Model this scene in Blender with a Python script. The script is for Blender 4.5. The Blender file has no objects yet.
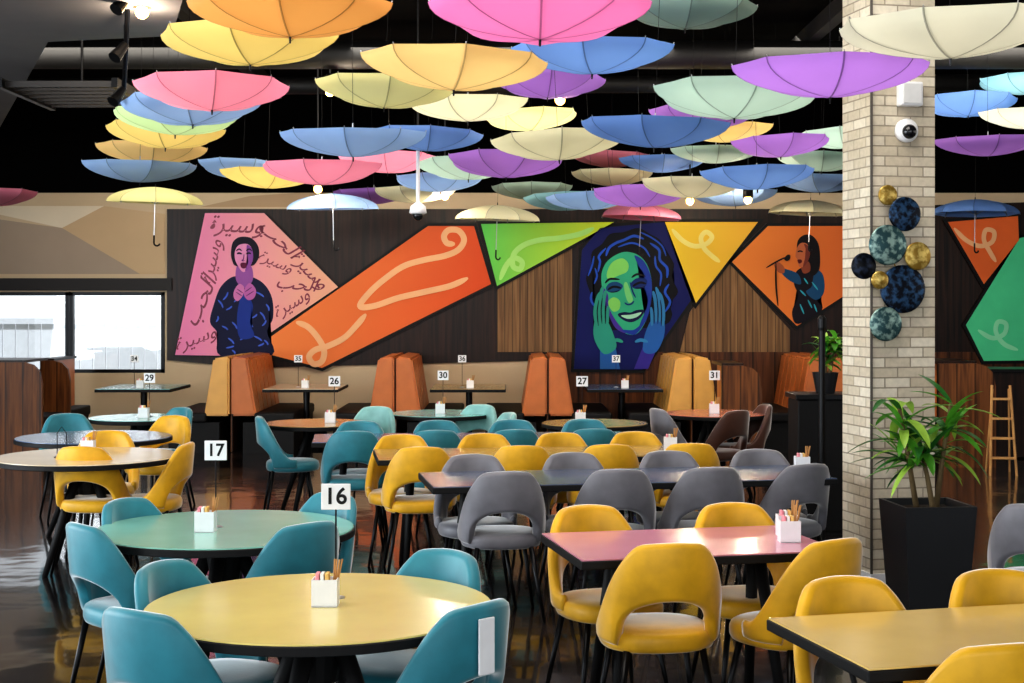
import bpy, bmesh, math, random
from mathutils import Vector, Matrix
random.seed(7)
S = bpy.context.scene
COL = S.collection
F = 1450.0; HZ = 305.0; CH = 1.75
WY = 19.0
PI = math.pi
def R(d): return math.radians(d)
def lin(c):
    c /= 255.0
    return c/12.92 if c <= 0.04045 else ((c+0.055)/1.055)**2.4
def rgb(r, g, b): return (lin(r), lin(g), lin(b), 1)
def at(px, py, Y): return Vector(((px-512)*Y/F, Y, CH-(py-HZ)*Y/F))

# ------------------------------------------------------------ materials
MATS = {}
def mat(name, col, rough=.5, metal=0, var=.12, scale=12, bump=0, sheen=0, trans=0, coat=0, emit=0, spec=None, seams=0):
    if name in MATS: return MATS[name]
    m = bpy.data.materials.new(name); m.use_nodes = True
    nt = m.node_tree; b = nt.nodes['Principled BSDF']
    tc = nt.nodes.new('ShaderNodeTexCoord')
    n = nt.nodes.new('ShaderNodeTexNoise'); n.inputs['Scale'].default_value = scale; n.inputs['Detail'].default_value = 4
    nt.links.new(tc.outputs['Object'], n.inputs['Vector'])
    mx = nt.nodes.new('ShaderNodeMix'); mx.data_type = 'RGBA'
    mx.inputs['A'].default_value = tuple(c*(1-var) for c in col[:3])+(1,)
    mx.inputs['B'].default_value = tuple(min(1, c*(1+var)) for c in col[:3])+(1,)
    nt.links.new(n.outputs['Fac'], mx.inputs['Factor'])
    out = mx.outputs['Result']
    if seams:                      # stitched seams along the ribs
        def M(op, a, b_=None, c_=None):
            q = nt.nodes.new('ShaderNodeMath'); q.operation = op
            for i, v in enumerate((a, b_, c_)):
                if v is None: continue
                if isinstance(v, (int, float)): q.inputs[i].default_value = v
                else: nt.links.new(v, q.inputs[i])
            return q.outputs[0]
        sp = nt.nodes.new('ShaderNodeSeparateXYZ'); nt.links.new(tc.outputs['Object'], sp.inputs[0])
        ang = M('ARCTAN2', sp.outputs[1], sp.outputs[0]); k = M('MULTIPLY', ang, seams/(2*PI))
        fr = M('ABSOLUTE', M('SUBTRACT', k, M('ROUND', k)))
        rad = M('SQRT', M('ADD', M('MULTIPLY', sp.outputs[0], sp.outputs[0]), M('MULTIPLY', sp.outputs[1], sp.outputs[1])))
        dist = M('MULTIPLY', M('MULTIPLY', fr, 2*PI/seams), rad)
        f = M('LESS_THAN', dist, .0045)
        m2 = nt.nodes.new('ShaderNodeMix'); m2.data_type = 'RGBA'; nt.links.new(f, m2.inputs['Factor'])
        nt.links.new(out, m2.inputs['A']); m2.inputs['B'].default_value = tuple(c*.55 for c in col[:3])+(1,)
        out = m2.outputs['Result']
    nt.links.new(out, b.inputs['Base Color'])
    b.inputs['Roughness'].default_value = rough; b.inputs['Metallic'].default_value = metal
    if spec is not None: b.inputs['Specular IOR Level'].default_value = spec
    if sheen: b.inputs['Sheen Weight'].default_value = sheen; b.inputs['Sheen Roughness'].default_value = .35
    if coat: b.inputs['Coat Weight'].default_value = coat; b.inputs['Coat Roughness'].default_value = .15
    if emit:
        nt.links.new(out, b.inputs['Emission Color']); b.inputs['Emission Strength'].default_value = emit
    if bump:
        bp = nt.nodes.new('ShaderNodeBump'); bp.inputs['Strength'].default_value = bump
        n2 = nt.nodes.new('ShaderNodeTexNoise'); n2.inputs['Scale'].default_value = scale*12
        nt.links.new(tc.outputs['Object'], n2.inputs['Vector'])
        nt.links.new(n2.outputs['Fac'], bp.inputs['Height']); nt.links.new(bp.outputs['Normal'], b.inputs['Normal'])
    if trans:
        t = nt.nodes.new('ShaderNodeBsdfTranslucent'); nt.links.new(out, t.inputs['Color'])
        ms = nt.nodes.new('ShaderNodeMixShader'); ms.inputs['Fac'].default_value = trans
        nt.links.new(b.outputs[0], ms.inputs[1]); nt.links.new(t.outputs[0], ms.inputs[2])
        nt.links.new(ms.outputs[0], nt.nodes['Material Output'].inputs['Surface'])
    MATS[name] = m
    return m
def wood_mat(name, c1, c2, rough=.4, stripes=1.5, axis='z', planks=0):
    m = bpy.data.materials.new(name); m.use_nodes = True; nt = m.node_tree; b = nt.nodes['Principled BSDF']
    tc = nt.nodes.new('ShaderNodeTexCoord'); mp = nt.nodes.new('ShaderNodeMapping')
    mp.inputs['Scale'].default_value = (14, 14, stripes) if axis == 'z' else (stripes, 14, 14)
    n = nt.nodes.new('ShaderNodeTexNoise'); n.inputs['Scale'].default_value = 1.6; n.inputs['Detail'].default_value = 6; n.inputs['Distortion'].default_value = .6
    cr = nt.nodes.new('ShaderNodeValToRGB'); cr.color_ramp.elements[0].position = .3; cr.color_ramp.elements[1].position = .72
    cr.color_ramp.elements[0].color = c1; cr.color_ramp.elements[1].color = c2
    nt.links.new(tc.outputs['Object'], mp.inputs['Vector']); nt.links.new(mp.outputs[0], n.inputs['Vector'])
    nt.links.new(n.outputs['Fac'], cr.inputs['Fac']); out = cr.outputs[0]
    if planks:
        w = nt.nodes.new('ShaderNodeTexWave'); w.inputs['Scale'].default_value = planks; w.wave_profile = 'SAW'
        w.bands_direction = 'X'
        nt.links.new(tc.outputs['Object'], w.inputs['Vector'])
        c2r = nt.nodes.new('ShaderNodeValToRGB'); c2r.color_ramp.elements[0].position = 0; c2r.color_ramp.elements[0].color = (.05, .05, .05, 1)
        c2r.color_ramp.elements[1].position = .15; c2r.color_ramp.elements[1].color = (1, 1, 1, 1)
        nt.links.new(w.outputs['Fac'], c2r.inputs['Fac'])
        mm = nt.nodes.new('ShaderNodeMix'); mm.data_type = 'RGBA'; mm.blend_type = 'MULTIPLY'; mm.inputs['Factor'].default_value = 1
        nt.links.new(out, mm.inputs['A']); nt.links.new(c2r.outputs[0], mm.inputs['B']); out = mm.outputs['Result']
    nt.links.new(out, b.inputs['Base Color']); b.inputs['Roughness'].default_value = rough
    b.inputs['Specular IOR Level'].default_value = .25
    return m
def brick_mat():
    m = bpy.data.materials.new('cream_brick'); m.use_nodes = True; nt = m.node_tree; b = nt.nodes['Principled BSDF']
    tc = nt.nodes.new('ShaderNodeTexCoord'); sp = nt.nodes.new('ShaderNodeSeparateXYZ'); ad = nt.nodes.new('ShaderNodeMath')
    cb = nt.nodes.new('ShaderNodeCombineXYZ'); br = nt.nodes.new('ShaderNodeTexBrick')
    nt.links.new(tc.outputs['Object'], sp.inputs[0]); nt.links.new(sp.outputs[0], ad.inputs[0]); nt.links.new(sp.outputs[1], ad.inputs[1])
    nt.links.new(ad.outputs[0], cb.inputs[0]); nt.links.new(sp.outputs[2], cb.inputs[1]); nt.links.new(cb.outputs[0], br.inputs['Vector'])
    br.inputs['Scale'].default_value = 1; br.inputs['Brick Width'].default_value = .17; br.inputs['Row Height'].default_value = .062
    br.inputs['Mortar Size'].default_value = .005; br.inputs['Mortar Smooth'].default_value = .3
    br.inputs['Color1'].default_value = rgb(236, 226, 206); br.inputs['Color2'].default_value = rgb(204, 190, 166); br.inputs['Mortar'].default_value = rgb(170, 158, 140)
    n = nt.nodes.new('ShaderNodeTexNoise'); n.inputs['Scale'].default_value = 30; n.inputs['Detail'].default_value = 5; nt.links.new(tc.outputs['Object'], n.inputs['Vector'])
    mm = nt.nodes.new('ShaderNodeMix'); mm.data_type = 'RGBA'; mm.blend_type = 'MULTIPLY'; mm.inputs['Factor'].default_value = .35
    nt.links.new(br.outputs['Color'], mm.inputs['A']); nt.links.new(n.outputs['Fac'], mm.inputs['B'])
    nt.links.new(mm.outputs['Result'], b.inputs['Base Color']); b.inputs['Roughness'].default_value = .85
    bp = nt.nodes.new('ShaderNodeBump'); bp.inputs['Strength'].default_value = .6; bp.inputs['Distance'].default_value = .01; bp.invert = True
    nt.links.new(br.outputs['Fac'], bp.inputs['Height']); nt.links.new(bp.outputs['Normal'], b.inputs['Normal'])
    return m
def floor_mat():
    m = bpy.data.materials.new('polished_dark_concrete'); m.use_nodes = True; nt = m.node_tree; b = nt.nodes['Principled BSDF']
    tc = nt.nodes.new('ShaderNodeTexCoord')
    n = nt.nodes.new('ShaderNodeTexNoise'); n.inputs['Scale'].default_value = 1.6; n.inputs['Detail'].default_value = 8; n.inputs['Distortion'].default_value = 1.4
    nt.links.new(tc.outputs['Object'], n.inputs['Vector'])
    cr = nt.nodes.new('ShaderNodeValToRGB'); e = cr.color_ramp.elements
    e[0].position = .4; e[0].color = rgb(15, 14, 17); e[1].position = .74; e[1].color = rgb(62, 52, 50)
    nt.links.new(n.outputs['Fac'], cr.inputs['Fac']); nt.links.new(cr.outputs[0], b.inputs['Base Color'])
    mr = nt.nodes.new('ShaderNodeMapRange'); mr.inputs['To Min'].default_value = .1; mr.inputs['To Max'].default_value = .34
    nt.links.new(n.outputs['Fac'], mr.inputs['Value']); nt.links.new(mr.outputs[0], b.inputs['Roughness'])
    b.inputs['Coat Weight'].default_value = .8; b.inputs['Coat Roughness'].default_value = .06
    bp = nt.nodes.new('ShaderNodeBump'); bp.inputs['Strength'].default_value = .05; bp.inputs['Distance'].default_value = .1
    n2 = nt.nodes.new('ShaderNodeTexNoise'); n2.inputs['Scale'].default_value = 2.2; n2.inputs['Detail'].default_value = 2
    nt.links.new(tc.outputs['Object'], n2.inputs['Vector']); nt.links.new(n2.outputs['Fac'], bp.inputs['Height']); nt.links.new(bp.outputs['Normal'], b.inputs['Coat Normal'])
    return m
BLACK = mat('black_metal', rgb(18, 18, 20), .35, .6)
BLACKM = mat('matte_black', rgb(13, 12, 13), .6, 0, .12, 12, 0, 0, 0, 0, 0, .3)
CEILB = mat('ceiling_black', rgb(5, 4, 4), .95, 0, .12, 12, 0, 0, 0, 0, 0, .05)
WHITE = mat('white_plastic', rgb(232, 232, 234), .4)
STEEL = mat('brushed_steel', rgb(170, 170, 172), .3, .9)
DWOOD = wood_mat('dark_walnut', rgb(13, 7, 5), rgb(50, 28, 18), .35, .6)
MWOOD = wood_mat('booth_wood', rgb(74, 42, 22), rgb(134, 82, 42), .4, 1, 'z', 1.6)
SLAT = wood_mat('slatted_wood', rgb(92, 66, 42), rgb(150, 114, 76), .5, .5, 'z', 3.2)
PINE = wood_mat('pale_pine', rgb(180, 130, 80), rgb(215, 168, 108), .5, 1)
BEIGE = mat('beige_paint', rgb(206, 184, 152), .8, 0, .05, 3)
FABC = {'teal': rgb(46, 124, 138), 'yellow': rgb(216, 164, 30), 'grey': rgb(112, 111, 117), 'pale teal': rgb(130, 180, 176), 'brown': rgb(70, 38, 24)}
def fab(c): return mat('velvet_'+c.replace(' ', '_'), FABC[c], .48, 0, .45, 7, .25, .9, 0, 0, 0, .4)
TOPC = {'lime': rgb(226, 208, 126), 'mint': rgb(134, 194, 178), 'cream': rgb(230, 210, 178), 'blue': rgb(96, 116, 146), 'slate': rgb(78, 92, 120),
        'pink': rgb(214, 140, 162), 'gold': rgb(228, 194, 116), 'teal': rgb(120, 184, 180), 'terracotta': rgb(196, 110, 88), 'ochre': rgb(176, 146, 92)}
def topm(c): return mat('laminate_'+c, TOPC[c], .25, 0, .12, 4, 0, 0, 0, .5)

# ------------------------------------------------------------ mesh helpers
def mesh(name, bm, m, smooth=False):
    me = bpy.data.meshes.new(name)
    bmesh.ops.recalc_face_normals(bm, faces=bm.faces)
    if smooth:
        for f in bm.faces: f.smooth = True
    bm.to_mesh(me); bm.free(); me.materials.append(m)
    return me
def put(name, me, parent=None, loc=None, rz=None):
    o = bpy.data.objects.new(name, me); COL.objects.link(o)
    if parent: o.parent = parent
    if loc is not None: o.location = loc
    if rz is not None: o.rotation_euler = (0, 0, rz)
    return o
def obj(name, bm, m, parent=None, smooth=False): return put(name, mesh(name, bm, m, smooth), parent)
def tag(o, label, cat, group=None):
    o['label'] = label; o['category'] = cat
    if group: o['group'] = group
    return o
def thing(name, label, cat, loc=(0, 0, 0), rz=0, group=None):
    o = put(name, None, None, loc, rz); o.empty_display_size = .1
    return tag(o, label, cat, group)
def struct(name, bm, m, parent=None, smooth=False):
    o = obj(name, bm, m, parent, smooth)
    if not parent: o['kind'] = 'structure'
    return o
def N(): return bmesh.new()
def box(bm, cx, cy, cz, sx, sy, sz, rz=0, bev=0):
    M = Matrix.Translation((cx, cy, cz)) @ Matrix.Rotation(rz, 4, 'Z') @ Matrix.Diagonal((sx, sy, sz, 1))
    r = bmesh.ops.create_cube(bm, size=1, matrix=M)
    if bev:
        es = list({e for v in r['verts'] for e in v.link_edges})
        bmesh.ops.bevel(bm, geom=es, offset=bev, segments=3, affect='EDGES', profile=.5)
    return bm
def loft(bm, rings, cap=True):
    vs = [[bm.verts.new(p) for p in r] for r in rings]
    n = len(vs[0])
    for a, b in zip(vs, vs[1:]):
        for i in range(n):
            try: bm.faces.new((a[i], a[(i+1) % n], b[(i+1) % n], b[i]))
            except ValueError: pass
    if cap:
        bm.faces.new(vs[0]); bm.faces.new(vs[-1])
    return bm
def ring(c, u, v, r, seg): return [c+u*(r*math.cos(2*PI*i/seg))+v*(r*math.sin(2*PI*i/seg)) for i in range(seg)]
def cyl(bm, p0, p1, r0, r1=None, seg=12):
    p0, p1 = Vector(p0), Vector(p1); r1 = r0 if r1 is None else r1
    d = (p1-p0).normalized(); u = d.orthogonal().normalized(); v = d.cross(u)
    return loft(bm, [ring(p0, u, v, r0, seg), ring(p1, u, v, r1, seg)])
def tube(bm, pts, r, seg=8):
    pts = [Vector(p) for p in pts]; rings = []
    for i, p in enumerate(pts):
        d = (pts[min(i+1, len(pts)-1)]-pts[max(i-1, 0)]).normalized()
        u = d.cross(Vector((0, 1, .01))).normalized() if abs(d.y) < .95 else d.cross(Vector((0, 0, 1))).normalized()
        rr = r[i] if isinstance(r, (list, tuple)) else r
        rings.append(ring(p, u, d.cross(u), rr, seg))
    return loft(bm, rings)
def lathe(bm, prof, seg=32, c=(0, 0, 0)):
    c = Vector(c)
    return loft(bm, [[c+Vector((max(r, .0005)*math.cos(2*PI*i/seg), max(r, .0005)*math.sin(2*PI*i/seg), z)) for i in range(seg)] for r, z in prof])
def ball(bm, c, r, sc=(1, 1, 1), seg=20):
    bmesh.ops.create_uvsphere(bm, u_segments=seg, v_segments=max(8, seg//2), radius=r, matrix=Matrix.Translation(c) @ Matrix.Diagonal((*sc, 1)))
    return bm
def cat(pts, closed=True, n=5):
    out = []; L = len(pts); P = [Vector((p[0], p[1])) for p in pts]
    for i in range(L if closed else L-1):
        g = lambda k: P[k % L] if closed else P[min(max(k, 0), L-1)]
        a, b, c, d = g(i-1), g(i), g(i+1), g(i+2)
        for j in range(n):
            t = j/n
            out.append(.5*((2*b)+(c-a)*t+(2*a-5*b+4*c-d)*t*t+(3*b-a-3*c+d)*t**3))
    if not closed: out.append(P[-1])
    return [(p.x, p.y) for p in out]
def prism(bm, pts, Yfront, th):        # polygon given as seen on a wall, at its real place
    a = [at(x, y, Yfront) for x, y in pts]; b = [p+Vector((0, th, 0)) for p in a]
    va = [bm.verts.new(p) for p in a]; vb = [bm.verts.new(p) for p in b]; n = len(va)
    bm.faces.new(va); bm.faces.new(vb[::-1])
    for i in range(n): bm.faces.new((va[i], vb[i], vb[(i+1) % n], va[(i+1) % n]))
    return bm
def ribbon(bm, pts, w, Yf, n=9, taper=True):
    P = [Vector(p) for p in cat(pts, False, n)]; L, Rr = [], []
    m = len(P)-1
    for i, p in enumerate(P):
        d = (P[min(i+1, m)]-P[max(i-1, 0)])
        if d.length < 1e-6: d = Vector((1, 0))
        d.normalize(); q = Vector((-d.y, d.x))
        e = min(i, m-i)/max(1, min(6, m/2)); e = min(1, e)
        ww = w*(.3+.7*math.sin(e*PI/2)) if taper else w
        L.append(p+q*ww/2); Rr.append(p-q*ww/2)
    va = [bm.verts.new(at(q.x, q.y, Yf-i*.00012)) for i, q in enumerate(L)]
    vb = [bm.verts.new(at(q.x, q.y, Yf-i*.00012)) for i, q in enumerate(Rr)]
    for i in range(m): bm.faces.new((va[i], vb[i], vb[i+1], va[i+1]))
    return bm
def grow(pts, d):
    cx = sum(p[0] for p in pts)/len(pts); cy = sum(p[1] for p in pts)/len(pts)
    out = []
    n = len(pts)
    for i in range(n):
        p0, p1, p2 = Vector(pts[i-1]), Vector(pts[i]), Vector(pts[(i+1) % n])
        def off(a, b):
            t = (b-a).normalized(); q = Vector((t.y, -t.x))
            if q.dot((a+b)/2-Vector((cx, cy))) < 0: q = -q
            return q
        q1, q2 = off(p0, p1), off(p1, p2); q = (q1+q2); q = q/max(.35, (1+q1.dot(q2)))
        out.append(tuple(p1+q*d))
    return out

# ------------------------------------------------------------ setting
struct('floor', box(N(), 0, 8, -.05, 18, 22.4, .1), floor_mat())
struct('ceiling', box(N(), 0, 8, 4.6, 18, 22.4, .1), CEILB)
bm = N()
zt, z0, z1 = 3.22, .86, 1.92; xl, xr = -7.3, -4.546; yb = WY+.1
box(bm, (-9+xl)/2, yb, zt/2, (xl+9), .2, zt); box(bm, (xl+xr)/2, yb, z0/2, xr-xl, .2, z0)
box(bm, (xl+xr)/2, yb, (z1+zt)/2, xr-xl, .2, zt-z1); box(bm, (xr+9)/2, yb, zt/2, 9-xr, .2, zt)
struct('wall_back', bm, BEIGE)
struct('wall_back_upper', box(N(), 0, yb, (zt+4.55)/2, 18, .22, 4.55-zt), CEILB)
struct('wall_right', box(N(), 9.1, 8, 2.27, .2, 22.4, 4.55), mat('warm_grey_paint', rgb(70, 60, 54), .8))
struct('wall_left', box(N(), -9.1, 15, 2.27, .2, 8.4, 4.55), mat('warm_grey_paint', rgb(70, 60, 54), .8))
def window(name, px0, px1):
    x0, x1 = at(px0, 0, WY).x, at(px1, 0, WY).x
    bm = N(); t = .045
    for z in (z0+t/2, z1-t/2): box(bm, (x0+x1)/2, WY+.06, z, x1-x0, .08, t)
    for x in (x0+t/2, x1-t/2): box(bm, x, WY+.06, (z0+z1)/2, t, .08, z1-z0)
    w = struct(name, bm, BLACK)
    g = bpy.data.materials.get('window_glass')
    if not g:
        g = bpy.data.materials.new('window_glass'); g.use_nodes = True; nt = g.node_tree
        tr = nt.nodes.new('ShaderNodeBsdfTransparent'); gl = nt.nodes.new('ShaderNodeBsdfGlossy'); gl.inputs['Roughness'].default_value = .02
        ms = nt.nodes.new('ShaderNodeMixShader'); ms.inputs[0].default_value = .05
        nt.links.new(tr.outputs[0], ms.inputs[1]); nt.links.new(gl.outputs[0], ms.inputs[2]); nt.links.new(ms.outputs[0], nt.nodes['Material Output'].inputs[0])
    obj('pane', box(N(), (x0+x1)/2, WY+.07, (z0+z1)/2, x1-x0-.08, .006, z1-z0-.08), g, w)
window('window_1', -45, 68); window('window_2', 69, 164)
struct('header_shadow_strip', box(N(), (xl+xr)/2, WY-.03, z1+.1, xr-xl+.2, .06, .16), mat('header_shadow', rgb(30, 24, 22), .6))  # dark strip painting in the shadow of the window header
struct('ground_outside', box(N(), -6, 25, -.06, 24, 11, .1), mat('pale_paving', rgb(200, 198, 190), .9))
fe = thing('garden_fence', 'white vertical board fence seen through the left window', 'fence', (-6, 22.5, 0))
bm = N()
for i in range(40): box(bm, -4+i*.2, 0, .78, .185, .03, 1.5)
obj('board_panel', bm, mat('white_boards', rgb(176, 184, 192), .7), fe)
bm = N(); box(bm, 0, -.04, 1.5, 8.1, .06, .09); box(bm, 0, -.04, .3, 8.1, .05, .09); obj('rail', bm, mat('white_boards', rgb(176, 184, 192), .7), fe)
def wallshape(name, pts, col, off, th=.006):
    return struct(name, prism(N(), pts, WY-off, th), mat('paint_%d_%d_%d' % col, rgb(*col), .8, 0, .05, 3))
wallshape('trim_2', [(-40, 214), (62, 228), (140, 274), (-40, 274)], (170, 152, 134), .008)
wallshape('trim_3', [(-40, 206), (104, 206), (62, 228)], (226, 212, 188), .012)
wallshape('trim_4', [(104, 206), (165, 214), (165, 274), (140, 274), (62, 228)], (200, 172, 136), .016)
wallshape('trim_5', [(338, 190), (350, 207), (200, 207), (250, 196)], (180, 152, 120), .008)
struct('trim_6', prism(N(), [(167, 209), (851, 209), (851, 360), (560, 360), (250, 368), (167, 360)], WY-.03, .03), DWOOD)
struct('trim_7', prism(N(), [(935, 205), (1100, 200), (1100, 362), (935, 362)], WY-.03, .03), DWOOD)
struct('trim_8', prism(N(), [(497, 290), (545, 244), (572, 243), (572, 352), (497, 352)], WY-.05, .02), SLAT)
struct('trim_9', prism(N(), [(690, 312), (728, 262), (790, 330), (790, 352), (680, 352)], WY-.05, .02), SLAT)
struct('header_shadow_strip0', prism(N(), [(560, 352), (1100, 352), (1100, 438), (560, 438)], WY-.04, .03), wood_mat('lower_wood', rgb(56, 31, 18), rgb(110, 64, 33), .4, .8, 'z', 1.1))

# ------------------------------------------------------------ wall art
def pm(col): return mat('print_%d_%d_%d' % col, rgb(*col), .5, 0, .1, 4, 0, 0, 0, 0, 0, .2)
def flat(name, pts, col, k, par, smooth=True):
    p = cat(pts) if smooth else pts
    bm = N(); bm.faces.new([bm.verts.new(at(x, y, WY-.085-.003*k)) for x, y in p])
    bmesh.ops.triangulate(bm, faces=bm.faces)
    return obj(name, bm, pm(col), par)
def strokes(name, lines, w, col, k, par, taper=True):
    for l in lines:
        ww = w
        if isinstance(l[0], (int, float)): ww, l = l[0], l[1]
        obj(name, ribbon(N(), l, ww, WY-.085-.003*k, 9, taper), pm(col), par)
def gradmat(name, c1, c2, x0, x1):
    m = bpy.data.materials.new(name); m.use_nodes = True; nt = m.node_tree; b = nt.nodes['Principled BSDF']
    tc = nt.nodes.new('ShaderNodeTexCoord'); sp = nt.nodes.new('ShaderNodeSeparateXYZ'); mr = nt.nodes.new('ShaderNodeMapRange')
    mr.inputs['From Min'].default_value = x0; mr.inputs['From Max'].default_value = x1
    mx = nt.nodes.new('ShaderNodeMix'); mx.data_type = 'RGBA'; mx.inputs['A'].default_value = c1; mx.inputs['B'].default_value = c2
    nt.links.new(tc.outputs['Object'], sp.inputs[0]); nt.links.new(sp.outputs[0], mr.inputs[0]); nt.links.new(mr.outputs[0], mx.inputs['Factor'])
    nt.links.new(mx.outputs['Result'], b.inputs['Base Color']); b.inputs['Roughness'].default_value = .5; b.inputs['Specular IOR Level'].default_value = .2
    return m
def panel(label, pts, m, fw=3):
    t = thing('wall_art', label, 'wall art', (0, 0, 0))
    obj('frame', prism(N(), grow(pts, fw), WY-.075, .045), BLACKM, t)
    obj('canvas', prism(N(), pts, WY-.083, .01), m, t)
    return t
# 1 pink panel with singer
a = panel('pink and peach angular panel of a singer in navy with script writing', [(205, 213), (264, 213), (338, 287), (236, 356), (175, 355)], gradmat('pink_grad', rgb(238, 140, 184), rgb(238, 176, 150), at(190, 0, WY).x, at(320, 0, WY).x), 1)
flat('figure', [(230, 278), (240, 276), (252, 277), (264, 284), (272, 298), (273, 318), (267, 332), (272, 355), (221, 356), (218, 334), (210, 322), (214, 304), (220, 288)], (16, 18, 56), 1, a)
flat('neck', [(238, 264), (250, 264), (253, 279), (245, 288), (236, 280)], (150, 86, 160), 2, a)
flat('hair', [(231, 252), (233, 242), (240, 237), (251, 238), (258, 246), (259, 256), (255, 264), (250, 266), (236, 266), (232, 260)], (18, 10, 32), 3, a)
flat('face', [(235, 251), (239, 245), (247, 244), (252, 249), (253, 259), (249, 268), (243, 272), (238, 266), (235, 259)], (222, 144, 186), 4, a)
flat('face_shadow', [(247, 245), (252, 249), (253, 259), (249, 268), (245, 271), (248, 262), (247, 254)], (140, 74, 158), 5, a)
strokes('eye', [[(237, 254), (239, 253), (242, 254)], [(246, 254), (249, 253), (251, 254)]], 1.6, (24, 12, 40), 6, a)
strokes('brow', [[(236, 251), (239, 249), (242, 251)], [(246, 251), (249, 249), (252, 251)]], 1.2, (24, 12, 40), 6, a)
strokes('nose', [[(244, 254), (243.5, 259), (242, 260.5), (245, 261)]], 1, (110, 40, 110), 6, a)
flat('mouth', [(240.5, 263.5), (243.5, 262.5), (246.5, 263.5), (246, 267.5), (243, 268.5), (241, 267)], (96, 16, 60), 6, a)
strokes('garment_pattern', [[(x, y), (x+dx*.5+1, y+dy*.5), (x+dx, y+dy)] for x, y, dx, dy in [(218, 300, 5, 8), (226, 310, 6, -4), (232, 322, 5, 7), (256, 292, 8, 5), (260, 312, 5, 8), (246, 322, 7, 5), (228, 338, 6, 6), (240, 340, 6, -5), (254, 336, 8, 5), (262, 326, 4, -6), (218, 316, -2, 6), (228, 292, -5, 8), (244, 310, 5, 6), (258, 346, 6, -3), (226, 348, 8, -2), (222, 326, 6, 4), (266, 304, 3, 7), (234, 302, 3, -5), (252, 318, 5, -4), (238, 330, 5, 3), (264, 340, 4, 5), (232, 350, 3, 4)]], 1.7, (70, 100, 206), 3, a)
flat('scarf', [(241, 296), (247, 295), (253, 306), (250, 322), (254, 336), (240, 338), (237, 318)], (28, 54, 140), 4, a)
flat('hand', [(234, 291), (239, 284), (244, 287), (243, 295), (238, 301), (234, 298)], (204, 122, 176), 5, a)
flat('hand', [(245, 288), (250, 283), (256, 290), (254, 298), (248, 300), (244, 295)], (186, 102, 170), 5, a)
strokes('finger', [[(237, 289), (243, 293)], [(236, 292), (242, 296)], [(252, 287), (245, 292)], [(254, 291), (246, 296)]], .9, (80, 30, 90), 6, a)
def ar(s, px, py, size, rot, par):
    cu = bpy.data.curves.new('script', 'FONT'); cu.body = s; cu.size = size; cu.align_x = 'CENTER'; cu.align_y = 'CENTER'; cu.extrude = .0006; cu.offset = .001; cu.shear = .35
    o = bpy.data.objects.new('script_writing', cu); COL.objects.link(o)
    bpy.context.view_layer.update()
    me = bpy.data.meshes.new_from_object(o.evaluated_get(bpy.context.evaluated_depsgraph_get()))
    bpy.data.objects.remove(o)
    me.materials.clear(); me.materials.append(mat('print_132_30_62', rgb(132, 30, 62), .4))
    q = put('script_writing', me, par, at(px, py, WY-.087)); q.rotation_euler = (PI/2, rot, 0)
LOVE = '\ufe90\ufea4\ufedf\ufe8d'; TALE = '\ufe93\ufeae\ufef4\ufeb3\ufeed'
ar(TALE, 235, 225, .31, R(3), a)
ar(LOVE, 279, 239, .28, R(42), a); ar(TALE, 309, 270, .25, R(46), a)
ar(TALE, 275, 262, .2, R(24), a); ar(LOVE, 296, 284, .24, R(6), a)
ar(TALE, 291, 304, .22, R(-32), a)
ar(TALE, 211, 262, .25, R(-76), a); ar(LOVE, 200, 302, .3, R(-66), a); ar(TALE, 195, 339, .24, R(-20), a)
# 2 orange band
OC = (244, 186, 136)
a = panel('long orange angular panel with a broad looping pale ribbon line', [(428, 226), (474, 226), (491, 284), (322, 368), (252, 350)], gradmat('orange_grad', rgb(240, 138, 72), rgb(222, 86, 40), at(270, 0, WY).x, at(480, 0, WY).x))
strokes('ribbon_line', [(6, [(455, 244), (447, 243), (444, 236), (449, 230), (459, 231), (464, 240), (458, 250), (444, 256), (424, 260), (404, 266), (386, 278), (370, 292), (360, 306), (374, 306), (398, 298), (424, 292), (450, 286), (468, 278)]),
                        (6, [(296, 322), (308, 327), (318, 338), (324, 350), (322, 361), (314, 364), (309, 357), (315, 350), (328, 346), (344, 338), (356, 326), (366, 314)])], 6, OC, 1, a)
# 3 green
a = panel('green to lime angular panel with a cream curl', [(481, 224), (614, 222), (596, 232), (497, 286)], gradmat('green_grad', rgb(100, 206, 90), rgb(206, 226, 56), at(485, 0, WY).x, at(600, 0, WY).x))
strokes('ribbon_line', [[(500, 280), (506, 266), (514, 258), (522, 262), (520, 269), (513, 266), (514, 254), (524, 245), (540, 240), (560, 238), (580, 234), (594, 228)]], 5.4, (178, 232, 128), 1, a)
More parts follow.
